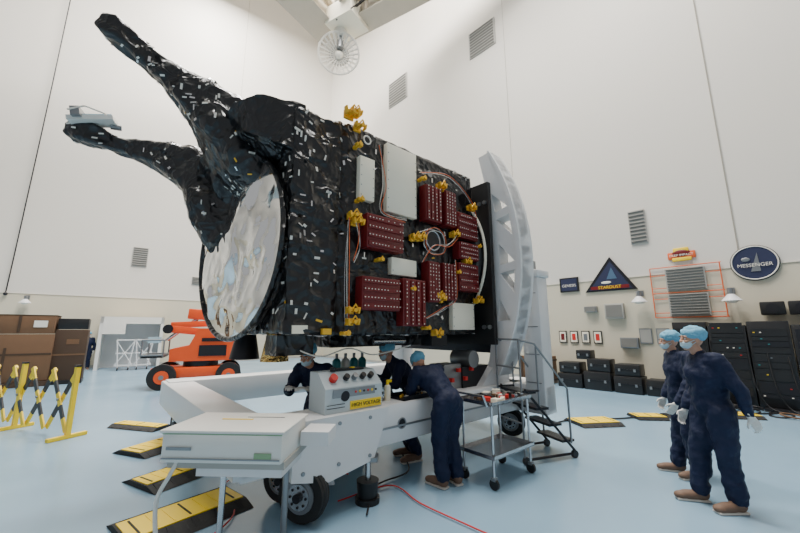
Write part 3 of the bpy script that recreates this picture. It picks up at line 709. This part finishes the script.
# ---------------------------------------------------------------- people
def hand(parent,M,wrist,dr,nrm,side,curl=.5,name='gloved_hand'):
    b=B(name,M,parent); d=V(dr).normalized(); n=(V(nrm)-d*V(nrm).dot(d)).normalized(); w=d.cross(n)*side; p=V(wrist)
    b.cap(p-d*.03,.030,p+d*.02,.027,M_GLOVE,10)
    for t in(-1,-.33,.33,1): b.cap(p+d*.015+w*t*.018,.015,p+d*.085+w*t*.029,.0135,M_GLOVE,10)
    for t,L,r in((-1,.062,.0085),(-.33,.075,.009),(.33,.080,.009),(1,.070,.009)):
        q_=p+d*.088+w*t*.030; dd=d.copy(); rr=r
        for s_,f in enumerate((.42,.32,.26)):
            ang=curl*(.5+.45*s_); dd=(d*math.cos(ang*(s_+1)*.6)+n*math.sin(ang*(s_+1)*.6)).normalized()
            q2=q_+dd*L*f*1.1; b.cap(q_,rr,q2,rr*.92,M_GLOVE,8); q_=q2; rr*=.92
    q_=p+d*.03+w*.028; t1=(w*.75+d*.65+n*.15).normalized(); q2=q_+t1*.04; q3=q2+(d*.9+w*.2+n*.35).normalized()*.03
    b.cap(q_,.014,q2,.011,M_GLOVE,8); b.cap(q2,.011,q3,.0095,M_GLOVE,8)
    return b.done(remesh=.0042,smooth=2)
def technician(x,y,yaw,J,scale=1.0,look=(0,0),curl=.6,seed=1,mask=True,bulk=1.0):
    M=Matrix.Translation((x,y,0))@Matrix.Rotation(math.radians(yaw),4,'Z')@Matrix.Scale(scale,4)
    E=empty('cleanroom_technician',M)
    g=lambda k_:V(J[k_])
    b=B('coverall',M,E)
    pel,che,nk=g('pelvis'),g('chest'),g('neck'); K=bulk
    tr=(che-pel).normalized(); Rt=V((0,0,1)).rotation_difference(tr).to_matrix()
    Rn=V((0,0,1)).rotation_difference((nk-che).normalized()).to_matrix()
    b.sph(pel,(.165*K,.14*K,.15),M_SUIT,Rt); b.sph(pel*.5+che*.5,(.155*K,.135*K,.19),M_SUIT,Rt); b.sph(che,(.18*K,.14*K,.19),M_SUIT,Rt)
    b.sph(che*.4+nk*.6,(.15*K,.10*K,.11),M_SUIT,Rn); b.cap(che*.3+nk*.7,.075,nk,.062,M_SUIT)
    for sd in('L','R'):
        sh,el,wr=g('sh'+sd),g('el'+sd),g('wr'+sd); hp,kn,an,to=g('hip'+sd),g('kn'+sd),g('an'+sd),g('toe'+sd)
        b.cap(che*.4+nk*.6,.09,sh,.075*K,M_SUIT); b.cap(sh,.076*K,el,.062*K,M_SUIT); b.cap(el,.062*K,wr,.046*K,M_SUIT)
        b.cap(pel*.6+hp*.4,.12,hp,.112*K,M_SUIT); b.cap(hp,.114*K,kn,.088*K,M_SUIT); b.cap(kn,.088*K,an+V((0,0,.02)),.074*K,M_SUIT)
        for j in range(3):
            t=.25+j*.25; b.sph(kn.lerp(an,t+.1),(.088*K,.086*K,.03),M_SUIT); b.sph(el.lerp(wr,t),(.062*K,.06*K,.025),M_SUIT)
    b.done(remesh=.017,smooth=3,disp=.05)
    for sd in('L','R'):
        an,to=g('an'+sd),g('toe'+sd); d=(to-an); d.z=0; d.normalize(); R=V((0,1,0)).rotation_difference(d).to_matrix()
        b=B('shoe_'+sd,M,E); bz=V((an.x,an.y,0))
        b.sph(bz+d*.0+V((0,0,.07)),(.055,.075,.065),M_SHOE,R); b.sph(bz+d*.10+V((0,0,.05)),(.052,.11,.045),M_SHOE,R); b.sph(bz+d*.18+V((0,0,.042)),(.05,.06,.036),M_SHOE,R)
        b.done(remesh=.012,smooth=3)
        b=B('sole_'+sd,M,E); b.box(bz+d*.08+V((0,0,.012)),(.092,.28,.022),M_SOLE,R,bev=.01); b.done()
        wr,el=g('wr'+sd),g('el'+sd); dr=(wr-el).normalized()+V(J.get('hd'+sd,(0,0,0)))
        nr=V(J.get('hn'+sd,(-1 if sd=='R' else 1,0,0)))
        hand(E,M,wr+(wr-el).normalized()*.035,dr,nr,(1 if sd=='R' else -1),curl,'gloved_hand_'+sd)
    hc=g('head'); Rh=RZ(look[0])@RX(look[1])
    Mh=M@Matrix.Translation(hc)@Rh.to_4x4()
    b=B('head',Mh,E)
    b.sph((0,-.01,.02),(.074,.092,.10),M_SKIN,u=24,v=16); b.sph((0,.025,-.05),(.056,.065,.065),M_SKIN); b.sph((0,.06,-.085),(.028,.026,.024),M_SKIN)
    b.cap((0,.082,.015),.009,(0,.102,-.02),.013,M_SKIN,8); b.sph((0,.088,-.052),(.026,.012,.009),M_SKIN)
    for sx in(-1,1):
        b.sph((sx*.076,-.01,-.01),(.010,.02,.032),M_SKIN); b.sph((sx*.035,.07,-.02),(.022,.02,.018),M_SKIN); b.sph((sx*.03,.078,.028),(.022,.012,.008),M_SKIN); b.sph((sx*.012,.094,-.022),(.008,.009,.008),M_SKIN)
    b.done(remesh=.006,smooth=2)
    b=B('neck',M,E); b.cap(nk-(nk-che).normalized()*.02,.055,hc-V((0,.0,.06)),.052,M_SKIN); b.done()
    b=B('eyes',Mh,E)
    for sx in(-1,1): b.sph((sx*.031,.079,.008),(.013,.008,.008),M_EYEW); b.sph((sx*.031,.085,.008),.006,M_EYE); b.box((sx*.031,.088,.03),(.03,.006,.006),M_HAIR,RY(sx*5))
    b.done()
    b=B('bouffant_cap',Mh,E); b.sph((0,-.03,.055),(.095,.112,.085),M_CAP,u=40,v=26)
    for v in b.bm.verts:
        p=v.co; v.co=p+p.normalized()*.012*noise.noise(p*28+V((seed,0,0)))+p.normalized()*.008*noise.noise(p*60)
    b.torus((0,-.018,.035),(0,-.25,1),.088,.008,M_CAP,seg=32); b.done(sharp=None)
    if mask:
        b=B('face_mask',Mh,E); b.sph((0,.048,-.048),(.058,.056,.052),M_MASK,u=24,v=16)
        for sx in(-1,1): b.tube([(sx*.05,.06,-.03),(sx*.078,.0,-.0)],.003,M_MASK,6); b.tube([(sx*.05,.055,-.07),(sx*.078,.0,-.02)],.003,M_MASK,6)
        for z in(-.035,-.05,-.065): b.torus((0,.048,z),(0,0,1),.054,.003,M_MASK,seg=30,ms=5)
        b.done()
    return E
ST=dict(pelvis=(0,0,.93),chest=(0,.01,1.20),neck=(0,.01,1.42),head=(0,.05,1.56),shL=(-.17,0,1.36),shR=(.17,0,1.36),elL=(-.24,-.03,1.08),elR=(.24,-.03,1.08),wrL=(-.25,.08,.86),wrR=(.25,.08,.86),
 hipL=(-.09,0,.88),hipR=(.09,0,.88),knL=(-.10,.03,.49),knR=(.10,.03,.49),anL=(-.11,0,.10),anR=(.11,0,.10),toeL=(-.14,.15,.05),toeR=(.14,.15,.05))
def pose(**k_): d=dict(ST); d.update(k_); return d
technician(3.10,3.66,84,pose(elL=(-.24,-.09,1.11),wrL=(-.25,-.13,.91),hdL=(0,-.25,.1),chest=(0,.03,1.2),neck=(0,.05,1.42),head=(0,.10,1.56),shL=(-.17,.02,1.36),shR=(.17,.03,1.36),anL=(-.10,-.03,.1),toeL=(-.12,.13,.05),knL=(-.1,.0,.49),anR=(.12,.14,.1),knR=(.11,.1,.49),toeR=(.14,.3,.05)),1.0,(-4,0),.5,1,True,1.08)
technician(3.40,4.40,78,pose(elL=(-.25,.03,1.1),wrL=(-.22,.17,.87),neck=(0,.04,1.42),head=(0,.08,1.55),anR=(.1,.1,.1),toeR=(.12,.26,.05)),.98,(0,-4),.6,2,True,1.08)
technician(.50,4.17,38,pose(pelvis=(0,-.06,.90),chest=(0,.17,1.10),neck=(0,.35,1.20),head=(0,.45,1.27),shL=(-.17,.28,1.19),shR=(.17,.28,1.19),elL=(-.21,.36,.96),elR=(.21,.38,.96),wrL=(-.12,.50,.96),wrR=(.12,.52,.96),hdL=(.2,.2,-.1),hdR=(-.2,.2,-.1),hnL=(0,0,-1),hnR=(0,0,-1),
 hipL=(-.09,-.06,.86),hipR=(.09,-.06,.86),knL=(-.09,.0,.48),knR=(.09,-.02,.48),anL=(-.09,-.04,.10),anR=(.10,-.08,.10),toeL=(-.11,.1,.05),toeR=(.13,.07,.05)),.98,(0,-42),.5,3,True,1.05)
STOOP=pose(pelvis=(0,-.10,.84),chest=(0,.08,1.06),neck=(0,.22,1.23),head=(0,.30,1.34),shL=(-.17,.16,1.18),shR=(.17,.16,1.18),elL=(-.24,.25,.95),elR=(.24,.25,.95),wrL=(-.14,.42,1.0),wrR=(.14,.42,1.0),hnL=(0,0,-1),hnR=(0,0,-1),
 hipL=(-.09,-.1,.80),hipR=(.09,-.1,.80),knL=(-.11,.08,.45),knR=(.11,.08,.45),anL=(-.12,-.08,.10),anR=(.12,-.08,.10),toeL=(-.14,.08,.05),toeR=(.14,.08,.05))
technician(-.98,4.42,165,STOOP,1.02,(0,-22),.5,4)
technician(.10,4.95,110,STOOP,1.02,(0,-15),.5,5)
technician(-13.55,15.5,215,pose(),.95,(0,0),.5,6)

# ---------------------------------------------------------------- lights, world, camera
def area(x,y,z,sx,power,col=(1,.97,.925)):
    l=bpy.data.lights.new('high_bay_light','AREA'); l.shape='SQUARE'; l.size=sx; l.energy=power; l.color=col
    o=bpy.data.objects.new('high_bay_light',l); COL.objects.link(o); o.location=(x,y,z)
for x,y,p in((-9,15,2600),(-5,11,2300),(-10,8,1500),(0,5,1700),(2,10,2300),(-4,3,1200),(5,3,1000)):
    area(x,y,22.0,3.0,p*1.1)
w=bpy.data.worlds.new('hall'); scene.world=w; w.use_nodes=True
w.node_tree.nodes['Background'].inputs[0].default_value=(.95,.97,1,1); w.node_tree.nodes['Background'].inputs[1].default_value=.45

cam=bpy.data.cameras.new('camera'); cam.sensor_width=36; cam.lens=349/800*36; cam.clip_end=200
co=bpy.data.objects.new('camera',cam); COL.objects.link(co); co.location=(0,0,1.65); co.rotation_euler=(math.radians(90+10.4),0,0)
scene.camera=co
